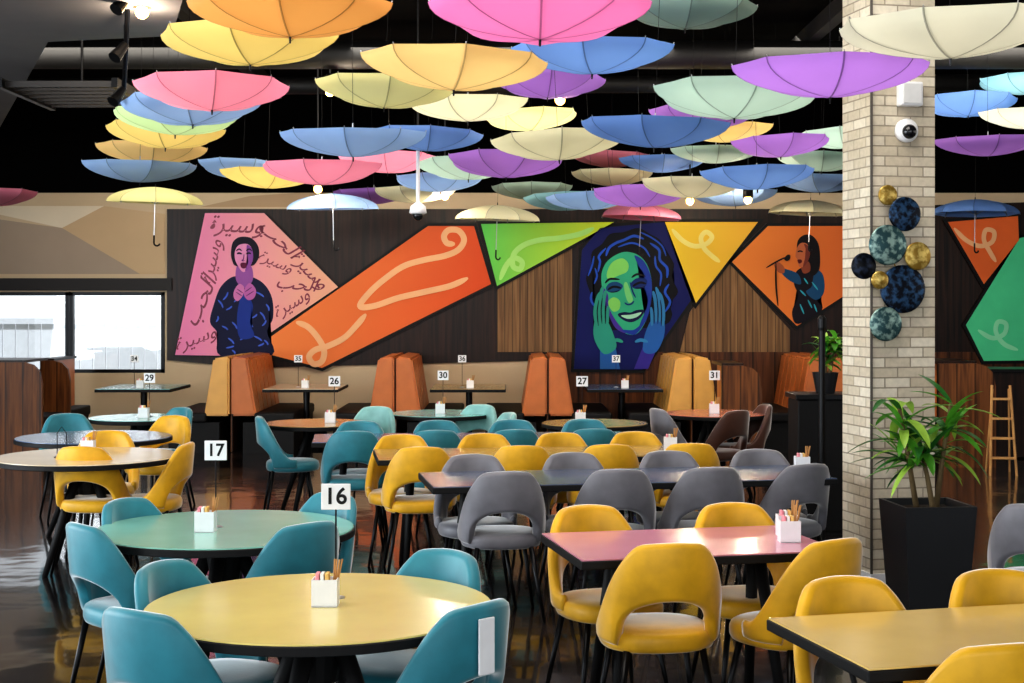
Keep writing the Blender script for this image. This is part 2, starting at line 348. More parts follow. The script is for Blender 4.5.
# 5 portrait: posterised face, tilted, chin resting between two hands
a = panel('navy angular portrait of a woman with green face resting on her hands', [(582, 250), (600, 228), (664, 222), (691, 300), (642, 370), (574, 369)], mat('print_12_22_92', rgb(12, 22, 92), .5, 0, .1, 4, 0, 0, 0, 0, 0, .2))
flat('hair', [(590, 292), (586, 278), (591, 266), (592, 252), (602, 244), (610, 234), (624, 232), (638, 228), (650, 234), (660, 240), (666, 252), (674, 264), (672, 278), (678, 292), (670, 304), (672, 316), (660, 326), (600, 330), (594, 318), (596, 306)], (3, 4, 16), 1, a)
strokes('hair_highlight', [(2.6, [(606, 256), (609, 248), (616, 243), (624, 240), (634, 236), (644, 239)]), (2.2, [(598, 272), (600, 262), (599, 256), (606, 248)]), (2.6, [(650, 243), (659, 250), (660, 260), (667, 268), (667, 278)]),
                           (2.4, [(669, 284), (665, 292), (670, 302), (665, 312)]), (2.2, [(592, 292), (591, 300), (596, 308)]), (2, [(655, 256), (656, 266), (661, 274), (660, 286)]), (1.8, [(618, 247), (632, 243), (644, 248), (650, 257)]), (1.8, [(594, 284), (597, 276), (595, 268)]),
                           (1.8, [(588, 276), (592, 266), (594, 256)]), (1.6, [(640, 232), (652, 238), (662, 246), (666, 256)])], 3, (34, 84, 190), 2, a)
FC = (628, 297); TL_ = R(-9)
def tf(pts):
    c, s = math.cos(TL_), math.sin(TL_); out = []
    for x, y in pts:
        dx, dy = (x-FC[0])*1.08, (y-FC[1])*.98
        out.append((FC[0]+dx*c-dy*s, FC[1]+dx*s+dy*c))
    return out
def fl(n, p, col, k): flat(n, tf(p), col, k, a)
def st(n, ls, w, col, k): strokes(n, [(l[0], tf(l[1])) if isinstance(l[0], (int, float)) else tf(l) for l in ls], w, col, k, a)
fl('face', [(606, 276), (610, 263), (618, 255), (631, 251), (643, 256), (650, 267), (652, 284), (649, 303), (643, 320), (635, 332), (628, 336), (619, 332), (611, 320), (606, 303)], (52, 172, 130), 4)
fl('face_light', [(612, 270), (618, 260), (628, 257), (633, 263), (631, 271), (622, 274), (613, 276)], (132, 210, 104), 5)
fl('face_light', [(609, 299), (615, 295), (620, 300), (618, 308), (612, 309)], (132, 210, 104), 5)
fl('face_light', [(626, 284), (629, 282), (631, 292), (632, 301), (628, 303), (626, 296)], (120, 206, 124), 5.2)
fl('face_shadow', [(640, 256), (648, 264), (652, 282), (649, 303), (642, 322), (632, 334), (636, 324), (643, 312), (646, 302), (644, 292), (646, 278), (642, 266)], (30, 62, 156), 5)
fl('face_shadow', [(607, 284), (610, 292), (609, 304), (614, 320), (621, 333), (612, 326), (607, 308), (605, 294)], (74, 52, 150), 5)
fl('chin_shadow', [(618, 329), (628, 331), (636, 327), (633, 333), (628, 336), (621, 333)], (30, 62, 156), 6)
fl('eye_socket', [(609, 285), (613, 280), (620, 280), (625, 285), (620, 290), (612, 289.5)], (18, 72, 120), 5.5)
fl('eye_socket', [(632, 285), (637, 280), (644, 280), (648, 284), (644, 290), (636, 290)], (16, 44, 110), 5.6)
st('eye', [(2.4, [(610.5, 286.5), (615, 284.5), (619, 285), (623, 287)]), (2.4, [(634, 287), (638, 285), (642, 284.5), (646.5, 286.5)])], 2, (3, 5, 20), 6)
st('lash', [(1, [(612, 289), (616, 289.8), (621, 289)]), (1, [(636, 289), (640, 289.8), (645, 289)])], 1, (3, 5, 20), 6)
st('brow', [[(609, 279.5), (614, 276), (623, 278)], [(634, 278), (640, 275.5), (647, 279)]], 2.2, (3, 5, 20), 6)
st('nose', [[(624, 302), (626.5, 304.5), (630, 304.5), (633, 302)], [(632, 282), (633, 292), (635, 299)]], 1.6, (18, 56, 116), 6)
fl('lips', [(616, 313), (622, 311.5), (628, 313), (634, 311.5), (641, 313), (636, 320), (628, 323), (621, 320)], (10, 16, 66), 6)
fl('teeth', [(619, 314.5), (628, 315.2), (638, 314.5), (634, 318.2), (628, 319.4), (623, 318.2)], (168, 220, 190), 7)
G1, G2 = (46, 150, 130), (40, 98, 170)
flat('palm', [(595, 320), (602, 316), (608, 322), (614, 336), (616, 348), (604, 354), (594, 338)], G1, 7, a)
flat('wrist', [(600, 344), (615, 344), (620, 369), (600, 369)], G2, 6.5, a, False)
strokes('finger', [(3.4, [(596.5, 326), (595, 312), (597, 300), (600, 292)]), (3.6, [(600, 322), (599, 308), (600.5, 296), (603, 286)]), (3.4, [(603.5, 322), (603, 310), (604, 298), (606, 290)]), (3.2, [(607, 326), (607.5, 316), (608, 306)]), (3.4, [(611, 342), (617, 340), (623, 342)])], 4, G1, 8, a)
flat('palm', [(650, 322), (657, 316), (664, 320), (664, 336), (656, 352), (644, 352), (644, 338)], G2, 7, a)
flat('wrist', [(644, 344), (658, 346), (648, 369), (634, 369)], (60, 48, 146), 6.5, a, False)
strokes('finger', [(3.4, [(663, 326), (663.5, 312), (662, 300), (659, 292)]), (3.6, [(659.5, 322), (660, 308), (659, 297), (656, 287)]), (3.4, [(656, 322), (656, 310), (655, 299), (653, 291)]), (3.2, [(652, 326), (652, 316), (651, 307)]), (3.4, [(648, 342), (641, 340), (635, 342)])], 4, (52, 128, 178), 8, a)
strokes('finger_shadow', [[(598.4, 326), (597.2, 312), (598.8, 300)], [(602, 324), (601.2, 310), (602.4, 298)], [(605.5, 324), (605.5, 314), (606, 302)], [(661.2, 326), (661.6, 312), (660.4, 300)], [(657.8, 324), (658, 310), (657, 299)], [(654, 324), (654, 314), (653, 303)]], 1.1, (5, 8, 36), 9, a)
# 6 yellow
a = panel('yellow triangular panel with a cream curl above the wood slats', [(665, 222), (758, 222), (696, 303)], gradmat('yellow_grad', rgb(246, 210, 54), rgb(240, 180, 62), at(665, 0, WY).x, at(758, 0, WY).x))
strokes('ribbon_line', [[(672, 229), (682, 240), (694, 246), (706, 244), (712, 237), (706, 232), (701, 238), (704, 248), (712, 256), (720, 262)]], 4.8, (250, 228, 132), 1, a)
# 7 orange singer
a = panel('orange six sided panel of a dark haired singer at a microphone', [(768, 226), (846, 226), (850, 292), (797, 326), (732, 262)], gradmat('amber_grad', rgb(236, 140, 62), rgb(214, 108, 48), at(735, 0, WY).x, at(845, 0, WY).x))
flat('figure', [(796, 272), (804, 267), (814, 268), (822, 276), (822, 290), (817, 300), (822, 310), (798, 324), (792, 312), (798, 296), (794, 284)], (20, 14, 26), 1, a)
flat('sleeve', [(780, 268), (786, 269), (798, 274), (801, 284), (792, 282), (783, 275)], (24, 74, 112), 2, a)
flat('sleeve', [(815, 270), (823, 275), (824, 292), (816, 300), (806, 292), (812, 286)], (24, 74, 112), 2, a)
flat('hand', [(774, 265), (778, 262), (784, 267), (784, 273), (778, 272)], (170, 92, 58), 3, a)
flat('hair', [(797, 244), (802, 236), (811, 235), (818, 243), (820, 256), (819, 270), (812, 276), (808, 268), (799, 262)], (16, 8, 12), 3, a)
flat('neck', [(801, 262), (809, 262), (810, 271), (803, 273)], (140, 70, 46), 4, a)
flat('face', [(797, 248), (801, 243), (807, 244), (810, 252), (808, 261), (803, 267), (799, 266), (797, 259), (795.5, 256)], (190, 108, 70), 5, a)
flat('face_shadow', [(804, 244), (808, 246), (810, 252), (808, 261), (803, 267), (805, 258), (806, 250)], (120, 56, 44), 5.5, a)
strokes('eye', [[(797.5, 252), (800, 251), (803, 252)]], 1.5, (30, 12, 20), 6, a)
flat('mouth', [(797.5, 260), (801, 259.5), (802, 262), (799, 263.5)], (90, 20, 24), 6, a)
strokes('dress_pattern', [[(800, 290), (806, 296)], [(808, 300), (812, 308)], [(800, 304), (804, 314)], [(812, 282), (818, 290)], [(804, 278), (808, 284)], [(814, 304), (817, 312)]], 1.6, (50, 160, 180), 4, a)
strokes('microphone_stand', [(1.6, [(776, 262), (776, 284), (778, 306)]), (1.6, [(766, 268), (776, 262), (786, 257)])], 1.6, (20, 14, 16), 5, a)
flat('microphone', [(784, 259), (787, 255), (790, 255), (790, 259), (787, 261)], (20, 14, 16), 6, a)
# 8 right side panels
a = panel('orange angular panel with cream line right of the brick pillar', [(948, 222), (1018, 216), (1019, 240), (984, 284)], pm((234, 112, 54)))
strokes('ribbon_line', [[(954, 228), (966, 240), (980, 246), (992, 242), (994, 232), (986, 230), (984, 240), (990, 252), (996, 262)]], 4.6, OC, 1, a)
a = panel('mint green angular panel at the right edge of the far wall', [(1020, 238), (1060, 230), (1060, 360), (984, 361), (966, 325)], pm((88, 214, 154)))
strokes('ribbon_line', [[(978, 330), (992, 338), (1004, 334), (1006, 324), (998, 322), (996, 332), (1004, 344), (1018, 350)]], 4.6, (150, 232, 184), 1, a)

# ------------------------------------------------------------ chairs
def ss(a, b, x):
    t = min(1, max(0, (x-a)/(b-a))); return t*t*(3-2*t)
def back_bm():
    rings = []; nt_ = 48; mx = 104
    for i in range(nt_+1):
        th = -mx+2*mx*i/nt_; a = abs(th)
        top = .845-.02*(min(a, 40)/40)**2-.32*ss(26, 96, a)
        bot = (.455+.16*math.sqrt(max(0, 1-(th/54)**2))) if a < 54 else .43
        tk = .024*(1-.3*ss(85, 104, a)); cr = []
        h = (top-bot)/2; zc = (top+bot)/2; rr = min(.024, h*.9)
        prof = []
        for k in range(6): ang = PI*k/5; prof.append((tk*math.cos(ang), h-rr+rr*math.sin(ang)))
        for k in range(6): ang = PI+PI*k/5; prof.append((tk*math.cos(ang), -h+rr+rr*math.sin(ang)))
        for dr, dz in prof:
            z = zc+dz; Rr = .214+.085*(z-.45)+dr
            cr.append(Vector((Rr*math.sin(R(th))*1.03, -(Rr*1.0)*math.cos(R(th)), z)))
        rings.append(cr)
    return loft(N(), rings)
def seat_bm():
    rings = []
    for s, z in [(.86, .40), (.97, .408), (1, .425), (1.0, .452), (.97, .47), (.9, .48), (.6, .486), (.2, .488)]:
        r = []
        for i in range(36):
            t = 2*PI*i/36; c, sn = math.cos(t), math.sin(t)
            e = 2/2.5
            x = math.copysign(abs(c)**e, c)*.226*s; y = math.copysign(abs(sn)**e, sn)*(.232 if sn > 0 else .2)*s+.02
            r.append(Vector((x, y, z)))
        rings.append(r)
    return loft(N(), rings)
CH_CACHE = {}
def chair_parts(c):
    if c in CH_CACHE: return CH_CACHE[c]
    P = [('backrest', mesh('backrest', back_bm(), fab(c), True)), ('seat', mesh('seat', seat_bm(), fab(c), True))]
    for sx in (-1, 1):
        for sy in (-1, 1):
            P.append(('leg', mesh('leg', cyl(N(), (sx*.15, sy*.14+.01, .41), (sx*.215, sy*.205+.01, 0), .015, .009, 10), BLACK, True)))
    CH_CACHE[c] = P
    return P
CG = {'teal': 'teal velvet dining chairs', 'yellow': 'yellow velvet dining chairs', 'grey': 'grey velvet dining chairs', 'pale teal': 'pale teal dining chairs', 'brown': 'brown dining chairs'}
def chair(c, bx, by, face, label, group=None):
    f = R(face); d = Vector((math.cos(f), math.sin(f), 0))
    p = Vector((bx, by, 0))+d*.245
    t = thing('dining_chair', label, 'chair', p, f-PI/2, group or CG[c])
    for n, me in chair_parts(c): put(n, me, t)
    return t
ZT = .845
def chair_px(c, px, yt, face, label, target=None):
    Y = F*(CH-ZT)/(yt-HZ); X = (px-512)*Y/F
    if target is not None:
        face = math.degrees(math.atan2(target[1]-Y, target[0]-X))
    return chair(c, X, Y, face, label)

# ------------------------------------------------------------ tables
def round_table(X, Y, r, c, label, rot=20):
    t = thing('round_table', label, 'table', (X, Y, 0), R(rot), 'round dining tables')
    obj('tabletop_edge', lathe(N(), [(r-.02, .712), (r, .718), (r, .744), (r-.004, .747)], 56), BLACKM, t)
    obj('tabletop', lathe(N(), [(r-.006, .7475), (r-.008, .752)], 56), topm(c), t)
    obj('hub', cyl(N(), (0, 0, .5), (0, 0, .712), .06, .1, 16), BLACKM, t)
    for k in range(4):
        a = PI/2*k+PI/4
        bm = N(); tube(bm, [(math.cos(a)*.06, math.sin(a)*.06, .68), (math.cos(a)*.2, math.sin(a)*.2, .36), (math.cos(a)*.34, math.sin(a)*.34, 0.0)], [.035, .028, .018], 8)
        obj('leg', bm, BLACKM, t, True)
    return t
def rect_table(X, Y, L, D, rot, c, label, z=.75):
    t = thing('rectangular_table', label, 'table', (X, Y, 0), R(rot), 'rectangular dining tables')
    obj('tabletop_edge', box(N(), 0, 0, .7295, L, D, .035, 0, .005), BLACKM, t)
    obj('tabletop', box(N(), 0, 0, .7495, L-.012, D-.012, .005), topm(c), t)
    obj('crossbar', box(N(), 0, 0, .69, L-.5, .05, .035), BLACK, t)
    for sx in (-1, 1):
        for sy in (-1, 1):
            bm = N(); tube(bm, [(sx*(L/2-.24), sy*.03, .71), (sx*(L/2-.19), sy*(D/2-.14), 0)], [.03, .02], 8)
            obj('leg', bm, BLACKM, t, True)
    return t
T16 = (-.64, 4.83); T17 = (-1.286, 6.5); TL = (-2.81, 9.6); TB = (-3.17, 11.0)
round_table(*T16, .58, 'lime', 'round table with pale yellow top carrying number 16 sign')
round_table(*T17, .58, 'mint', 'round table with mint top carrying number 17 sign', 35)
round_table(*TL, .6, 'cream', 'round cream topped table at the left edge of the frame', 10)
round_table(*TB, .58, 'blue', 'round blue grey table just behind the cream one at left', 50)
round_table(-3.3, 12.9, .46, 'teal', 'round teal topped table carrying number 29 sign')
round_table(-1.66, 12.3, .45, 'ochre', 'round table carrying number 26 sign')
round_table(-.66, 13.4, .48, 'teal', 'round table carrying number 30 sign')
round_table(.7, 12.3, .45, 'ochre', 'round table carrying number 27 sign')
round_table(1.88, 13.4, .48, 'terracotta', 'round terracotta topped table carrying number 31 sign')
rect_table(.735, 6.12, 1.10, .70, 12, 'pink', 'pink topped rectangular table between yellow chairs')
rect_table(1.50, 4.45, 1.25, .68, 14, 'gold', 'golden yellow topped rectangular table in the right foreground')
rect_table(.66, 8.5, 2.35, .72, 10, 'slate', 'long slate blue topped table lined with grey chairs')
rect_table(.2, 9.85, 2.25, .7, 8, 'ochre', 'long ochre topped table lined with yellow chairs')
rect_table(-.3, 11.0, 2.4, .7, 6, 'blue', 'long blue grey table lined with teal chairs')

def row(cx, cy, rot, D, lst, c, fmt, near):
    r = R(rot); u = Vector((math.cos(r), math.sin(r))); v = Vector((-math.sin(r), math.cos(r)))*(-1 if near else 1)
    for uu, w in lst:
        p = Vector((cx, cy))+u*uu+v*(D/2+.11)
        chair(c, p.x, p.y, (90+rot if near else 270+rot)+random.uniform(-5, 5), fmt % w)
O4 = ['leftmost', 'second from left', 'third from left', 'rightmost']
row(.66, 8.5, 10, .72, list(zip((-.78, -.15, .39), O4)), 'grey', 'grey chair on the near side of the slate table, %s', True)
chair('grey', 1.70, 8.28, 116, 'grey chair turned at the right end of the slate table')
row(.66, 8.5, 10, .72, list(zip((-.83, -.22, .39, .98), O4)), 'grey', 'grey chair on the far side of the slate table, %s', False)
row(.2, 9.85, 8, .7, list(zip((-.85, -.2, .38, .92), O4)), 'yellow', 'yellow chair on the near side of the long ochre table, %s', True)
row(.2, 9.85, 8, .7, list(zip((-.92, -.34, .2, .75), O4)), 'yellow', 'yellow chair on the far side of the long ochre table, %s', False)
row(-.3, 11.0, 6, .7, list(zip((-.9, -.3, .28, .86), O4)), 'teal', 'teal chair on the near side of the long blue grey table, %s', True)
row(-.3, 11.0, 6, .7, list(zip((-.85, -.25, .35, .92), O4)), 'teal', 'teal chair on the far side of the long blue grey table, %s', False)
chair_px('teal', 132, 609, 58, 'large teal chair at near left of table 16')
chair('teal', -.085, 4.42, 141, 'teal chair at near right of table 16 with a white tag')
chair_px('teal', 158, 561, 0, 'teal chair at far left of table 16, close behind another teal back', T16)
chair_px('teal', 450, 549, 0, 'teal chair at far right of table 16', T16)
chair_px('teal', 78, 523, 0, 'teal chair at near left of table 17, seen from its side', T17)
chair_px('teal', 122, 498, 0, 'teal chair at far left of table 17', T17)
chair_px('teal', 312, 522, 0, 'teal chair at near right of table 17', T17)
chair_px('teal', 338, 492, 0, 'teal chair at far right of table 17', T17)
chair_px('yellow', 80, 446, 84, 'yellow chair on the near side of the left cream table')
chair_px('yellow', 190, 442, 0, 'yellow chair at the right of the left cream table', TL)
chair_px('yellow', 108, 430, 0, 'yellow chair between the left cream and blue grey tables', TL)
chair_px('yellow', 176, 415, 0, 'yellow chair at the right of the left blue grey table', TB)
chair_px('teal', 66, 413, 0, 'teal chair at far left of the left blue grey table', TB)
chair_px('teal', 184, 407, 230, 'teal chair behind the yellow one, near table 29')
chair_px('teal', 258, 416, 12, 'teal chair standing alone left of table 26')
chair_px('pale teal', 378, 406, 250, 'pale teal chair at left of table 30')
chair_px('pale teal', 482, 404, 240, 'pale teal chair at right of table 30')
chair_px('pale teal', 512, 412, 200, 'second pale teal chair at right of table 30, turned sideways')
chair_px('grey', 655, 408, 20, 'grey chair at left of table 31')
chair_px('brown', 768, 404, 190, 'brown chair at right of table 31')
chair_px('brown', 740, 410, 130, 'brown chair at near right of table 31')
chair('yellow', .61, 5.52, 98, 'yellow chair centred on the near side of the pink table')
chair('yellow', 1.27, 5.62, 124, 'yellow chair at the near right of the pink table, turned left')
chair('yellow', .33, 6.58, 290, 'yellow chair at the far left of the pink table')
chair('yellow', 1.0, 6.66, 282, 'yellow chair at the far right of the pink table')
chair('yellow', 1.10, 4.85, 284, 'yellow chair behind the left end of the foreground gold table')
chair('yellow', 1.64, 4.98, 284, 'yellow chair behind the foreground gold table at the frame edge')
chair('yellow', 1.33, 3.88, 104, 'yellow chair on the near side of the foreground gold table, cut by frame')
chair_px('grey', 1036, 504, 62, 'grey chair right of the black planter, cut by frame')
tg = obj('chair_tag', box(N(), 0, 0, 0, .062, .008, .17, 0, .003), WHITE); tg.location = (-.077, 4.378, .72); tg.rotation_euler = (0, 0, R(42))
tag(tg, 'blank white tag hanging on the teal chair near table 16', 'tag')

# ------------------------------------------------------------ number signs and caddies
def sign(num, X, Y, z=.752, rz=0, label=None, h=.345):
    t = thing('table_number_sign', label or 'white number %s sign on a thin steel stand' % num, 'sign', (X, Y, z), rz, 'table number signs')
    obj('base', lathe(N(), [(.03, 0), (.03, .004), (.006, .01)], 20), STEEL, t)
    obj('rod', cyl(N(), (0, 0, .004), (0, 0, h-.04), .003, None, 8), BLACK, t)
    obj('plate', box(N(), 0, 0, h, .1, .006, .088, 0, .002), WHITE, t)
    cu = bpy.data.curves.new('n', 'FONT'); cu.body = num; cu.size = .078; cu.align_x = 'CENTER'; cu.align_y = 'CENTER'; cu.extrude = .0006; cu.offset = .0016
    o = bpy.data.objects.new('n', cu); COL.objects.link(o); bpy.context.view_layer.update()
    me = bpy.data.meshes.new_from_object(o.evaluated_get(bpy.context.evaluated_depsgraph_get())); bpy.data.objects.remove(o)
    me.materials.clear(); me.materials.append(BLACKM)
    q = put('number', me, t, (0, -.004, h)); q.rotation_euler = (PI/2, 0, 0)
def caddy_parts():
    P = []
    bm = N(); w, d, h, k = .085, .07, .09, .004
    box(bm, 0, 0, k/2, w, d, k)
    for s in (-1, 1): box(bm, s*(w/2-k/2), 0, h/2, k, d, h); box(bm, 0, s*(d/2-k/2), h/2, w-2*k, k, h)
    P.append(('tray', mesh('tray', bm, WHITE)))
    for x, col in ((-.024, (236, 150, 160)), (-.008, (240, 240, 235)), (.008, (235, 190, 110))):
        P.append(('packet', mesh('packet', box(N(), x, -.008, .06, .012, .045, .1, 0, .002), mat('packet_%d' % col[1], rgb(*col), .6))))
    for i, (dx, dy) in enumerate(((.012, .006), (.022, -.004), (.03, .01), (.004, .012))):
        P.append(('stirrer', mesh('stirrer', cyl(N(), (.024, .012, .006), (.024+dx, .012+dy, .15), .0035, .003, 6), PINE)))
    return P
CP = caddy_parts()
def caddy(X, Y, label, z=.752, rz=0):
    t = thing('condiment_caddy', label, 'caddy', (X, Y, z), rz, 'condiment caddies on the tables')
    for n, me in CP: put(n, me, t)
def table_set(num, X, Y, dx=0):
    sign(num, X+dx, Y+.06); caddy(X+dx-.02, Y-.06, 'white condiment caddy beside the number %s sign' % num)
table_set('16', -.60, 4.88); table_set('17', -1.33, 6.45)
table_set('29', -3.24, 12.9); table_set('26', -1.52, 12.35); table_set('30', -.64, 13.4); table_set('27', .6, 12.35); table_set('31', 1.88, 13.4)
caddy(1.19, 6.28, 'white condiment caddy on the pink table, nearer its right end'); caddy(1.17, 6.12, 'white caddy in front of its twin on the pink table')
caddy(1.74, 8.70, 'white condiment caddy on the slate table')
caddy(1.09, 9.98, 'white condiment caddy on the long ochre table')
caddy(-2.85, 9.75, 'white condiment caddy on the left cream table')
hold = thing('wire_menu_holder', 'thin black wire menu holder on the left cream table', 'menu holder', (-2.95, 9.5, .752))
bm = N(); tube(bm, [(-.03, 0, .005), (-.03, 0, .16), (.0, 0, .2), (.03, 0, .16), (.03, 0, .005)], .003, 6); obj('wire', bm, BLACK, hold)
obj('base', box(N(), 0, 0, .003, .09, .04, .006), BLACK, hold)

# ------------------------------------------------------------ booths along the far wall
TAN = mat('tan_leather', rgb(188, 108, 54), .4, 0, .25, 5, .1)
TAN2 = mat('gold_leather', rgb(214, 162, 84), .4, 0, .2, 5, .1)
def booth(px, label, m1, m2):
    Y0 = 17.1; X = (px-512)*Y0/F; D = 1.75
    t = thing('booth_bench', label, 'booth', (X, Y0, 0), 0, 'back to back booths along the far wall')
    for s, mm in ((-1, m1), (1, m2)):
        bm = N()
        n = 6
        for k in range(n):
            w = D/n
            y = w*(k+.5)
            M = [Vector((s*.012, y-w/2+.004, 1.14)), Vector((s*.20, y-w/2+.004, 1.12)), Vector((s*.31, y-w/2+.004, .44)), Vector((s*.012, y-w/2+.004, .44))]
            M2 = [p+Vector((0, w-.008, 0)) for p in M]
            loft(bm, [M, M2])
        bmesh.ops.bevel(bm, geom=bm.edges[:], offset=.022, segments=2, affect='EDGES')
        obj('backrest', bm, mm, t, False)
        obj('seat', box(N(), s*.52, D/2, .42, .48, D, .12, 0, .03), BLACKM, t)
        obj('base', box(N(), s*.44, D/2+.02, .18, .6, D-.08, .36), BLACKM, t)
    obj('centre_panel', box(N(), 0, D/2+.05, .56, .02, D-.1, 1.1), MWOOD, t)
booth(230, 'tan and gold booth between tables 34 and 35', TAN2, TAN)
booth(395, 'tan leather booth between tables 35 and 36', TAN, TAN)
booth(548, 'tan leather booth between tables 36 and 37', TAN, TAN)
booth(693, 'gold leather booth right of table 37', TAN2, TAN2)
booth(826, 'orange booth just left of the brick pillar', TAN, TAN)
for num, px, c in (('34', 143, 'teal'), ('35', 306, 'cream'), ('36', 469, 'ochre'), ('37', 622, 'slate')):
    X = (px-512)*17.7/F
    t = thing('booth_table', 'booth table carrying number %s sign' % num, 'table', (X, 17.75, 0), 0, 'booth tables')
    obj('tabletop_edge', box(N(), 0, 0, .7295, .9, 1.1, .035, 0, .005), BLACKM, t)
    obj('tabletop', box(N(), 0, 0, .7495, .888, 1.088, .005), topm(c), t)
    obj('column', cyl(N(), (0, 0, .03), (0, 0, .712), .04, None, 16), BLACK, t)
    obj('base', lathe(N(), [(.22, 0), (.22, .015), (.05, .04)], 28), BLACK, t)
    sign(num, X-.08, 17.6); caddy(X+.02, 17.5, 'white condiment caddy beside the number %s sign' % num)
def wooden_end(px0, px1, Y, ztop, label, dep=.8):
    x0, x1 = at(px0, 0, Y).x, at(px1, 0, Y).x
    w = x1-x0
    t = thing('wooden_booth', label, 'booth', (x0, Y, 0), 0, 'wood clad booth ends')
    prof = [(0, 0), (w, 0), (w, ztop-.25), (w-.03, ztop-.1), (w-.1, ztop-.03), (w-.2, ztop), (0, ztop)]
    bm = N(); loft(bm, [[Vector((x, 0, z)) for x, z in prof], [Vector((x, .05, z)) for x, z in prof]])
    obj('end_panel', bm, MWOOD, t)
    obj('top_rail', box(N(), (w-.2)/2, dep/2+.03, ztop+.01, w-.2, dep, .03), DWOOD, t)
    obj('backrest', box(N(), (w-.2)/2, dep/2+.06, .78, .12, dep-.05, ztop*.6, 0, .02), TAN, t)
    obj('seat', box(N(), w/2, dep/2+.06, .42, w-.04, dep-.05, .12, 0, .02), BLACKM, t)
    obj('base', box(N(), w/2, dep/2+.06, .18, w-.08, dep-.1, .36), BLACKM, t)
wooden_end(-30, 42, 16.4, 1.10, 'wood clad booth end at the left frame edge below the window')
wooden_end(40, 70, 17.5, 1.08, 'second wood clad booth end, right of the edge one', .9)
wooden_end(722, 762, 16.0, 1.08, 'wood clad booth end between table 37 and the pillar')
wooden_end(938, 996, 15.6, 1.12, 'wood clad booth end right of the brick pillar')

# ------------------------------------------------------------ brick pillar and its fittings
pr = R(12)
po = struct('brick_pillar', box(N(), .21, .21, 2.27, .42, .42, 4.55), brick_mat()); po.location = (2.21, 8.9, 0); po.rotation_euler = (0, 0, pr)
def on_pillar(px, py, off=0):
    n = Vector((math.sin(pr), -math.cos(pr), 0)); p0 = Vector((2.21, 8.9, 0))+n*off
    d = Vector(((px-512)/F, 1, -(py-HZ)/F)); o = Vector((0, 0, CH))
    return o+d*((p0-o).dot(n)/d.dot(n))
struct('header_shadow_strip1', box(N(), 2.205, 8.895, 2.27, .014, .014, 4.5), mat('corner_bead', rgb(80, 74, 68), .6))
bb = struct('baseboard_pillar', box(N(), .21, .21, .05, .45, .45, .1), WHITE); bb.location = (2.21, 8.9, 0); bb.rotation_euler = (0, 0, pr)
dec = thing('disc_wall_sculpture', 'cluster of navy, teal and gold metal discs on the brick pillar', 'wall decoration', on_pillar(895, 250, .02), pr)
def discmat(nm, c1, c2):
    m = bpy.data.materials.new(nm); m.use_nodes = True; nt = m.node_tree; b = nt.nodes['Principled BSDF']
    tc = nt.nodes.new('ShaderNodeTexCoord'); v = nt.nodes.new('ShaderNodeTexNoise'); v.inputs['Scale'].default_value = 28; v.inputs['Detail'].default_value = 6
    cr = nt.nodes.new('ShaderNodeValToRGB'); cr.color_ramp.elements[0].position = .45; cr.color_ramp.elements[1].position = .62
    cr.color_ramp.elements[0].color = c1; cr.color_ramp.elements[1].color = c2
    nt.links.new(tc.outputs['Object'], v.inputs['Vector']); nt.links.new(v.outputs['Fac'], cr.inputs[0]); nt.links.new(cr.outputs[0], b.inputs['Base Color'])
    b.inputs['Metallic'].default_value = .6; b.inputs['Roughness'].default_value = .35
    return m
GOLD = discmat('gold_leaf', rgb(150, 120, 50), rgb(214, 188, 110)); NAVY = discmat('navy_enamel', rgb(8, 14, 28), rgb(50, 84, 120)); TEALD = discmat('teal_patina', rgb(50, 82, 86), rgb(150, 178, 170)); DARKD = discmat('black_navy_enamel', rgb(6, 9, 16), rgb(40, 50, 70))
inv = dec.matrix_basis.inverted()
for i, (x, y, r, m) in enumerate([(888, 195, 10, GOLD), (905, 214, 17, NAVY), (888, 245, 20, TEALD), (864, 266, 13, DARKD), (918, 256, 14, GOLD), (880, 280, 9, GOLD), (903, 289, 24, NAVY), (886, 324, 17, TEALD)]):
    c = inv @ on_pillar(x, y, .05+.012*(i % 3)); r = r*8.95/F
    bm = N()
    prof = [(r*.0, -.012), (r*.5, -.009), (r*.9, -.002), (r, .0), (r, .008), (r*.9, .006), (r*.01, .004)]
    loft(bm, [[c+Vector((max(q, .001)*math.cos(2*PI*k/32), z, max(q, .001)*math.sin(2*PI*k/32))) for k in range(32)] for q, z in prof])
    obj('disc', bm, m, dec, True)
for pts in ([(888, 195), (905, 214), (888, 245), (903, 289), (886, 324)], [(864, 266), (880, 280), (903, 289), (918, 256)]):
    obj('mounting_rod', tube(N(), [inv @ on_pillar(x, y, .03) for x, y in pts], .005, 6), GOLD, dec)
cam_ = thing('security_camera', 'white dome security camera on the brick pillar', 'camera', on_pillar(905, 131, 0), pr)
bm = N(); loft(bm, [[Vector((q*math.cos(2*PI*k/24), y, q*math.sin(2*PI*k/24))) for k in range(24)] for q, y in [(.072, 0), (.074, -.03), (.06, -.05)]]); obj('housing', bm, WHITE, cam_, True)
obj('dome', ball(N(), (0, -.055, -.01), .045), mat('smoked_lens', rgb(20, 20, 24), .1), cam_, True)
sp = thing('wall_speaker', 'small white square box above the security camera', 'speaker', on_pillar(907, 95, 0), pr)
obj('housing', box(N(), 0, -.035, 0, .15, .07, .15, 0, .012), WHITE, sp); obj('grille', box(N(), 0, -.072, 0, .12, .006, .12, 0, .002), mat('light_grille', rgb(215, 215, 215), .6), sp)

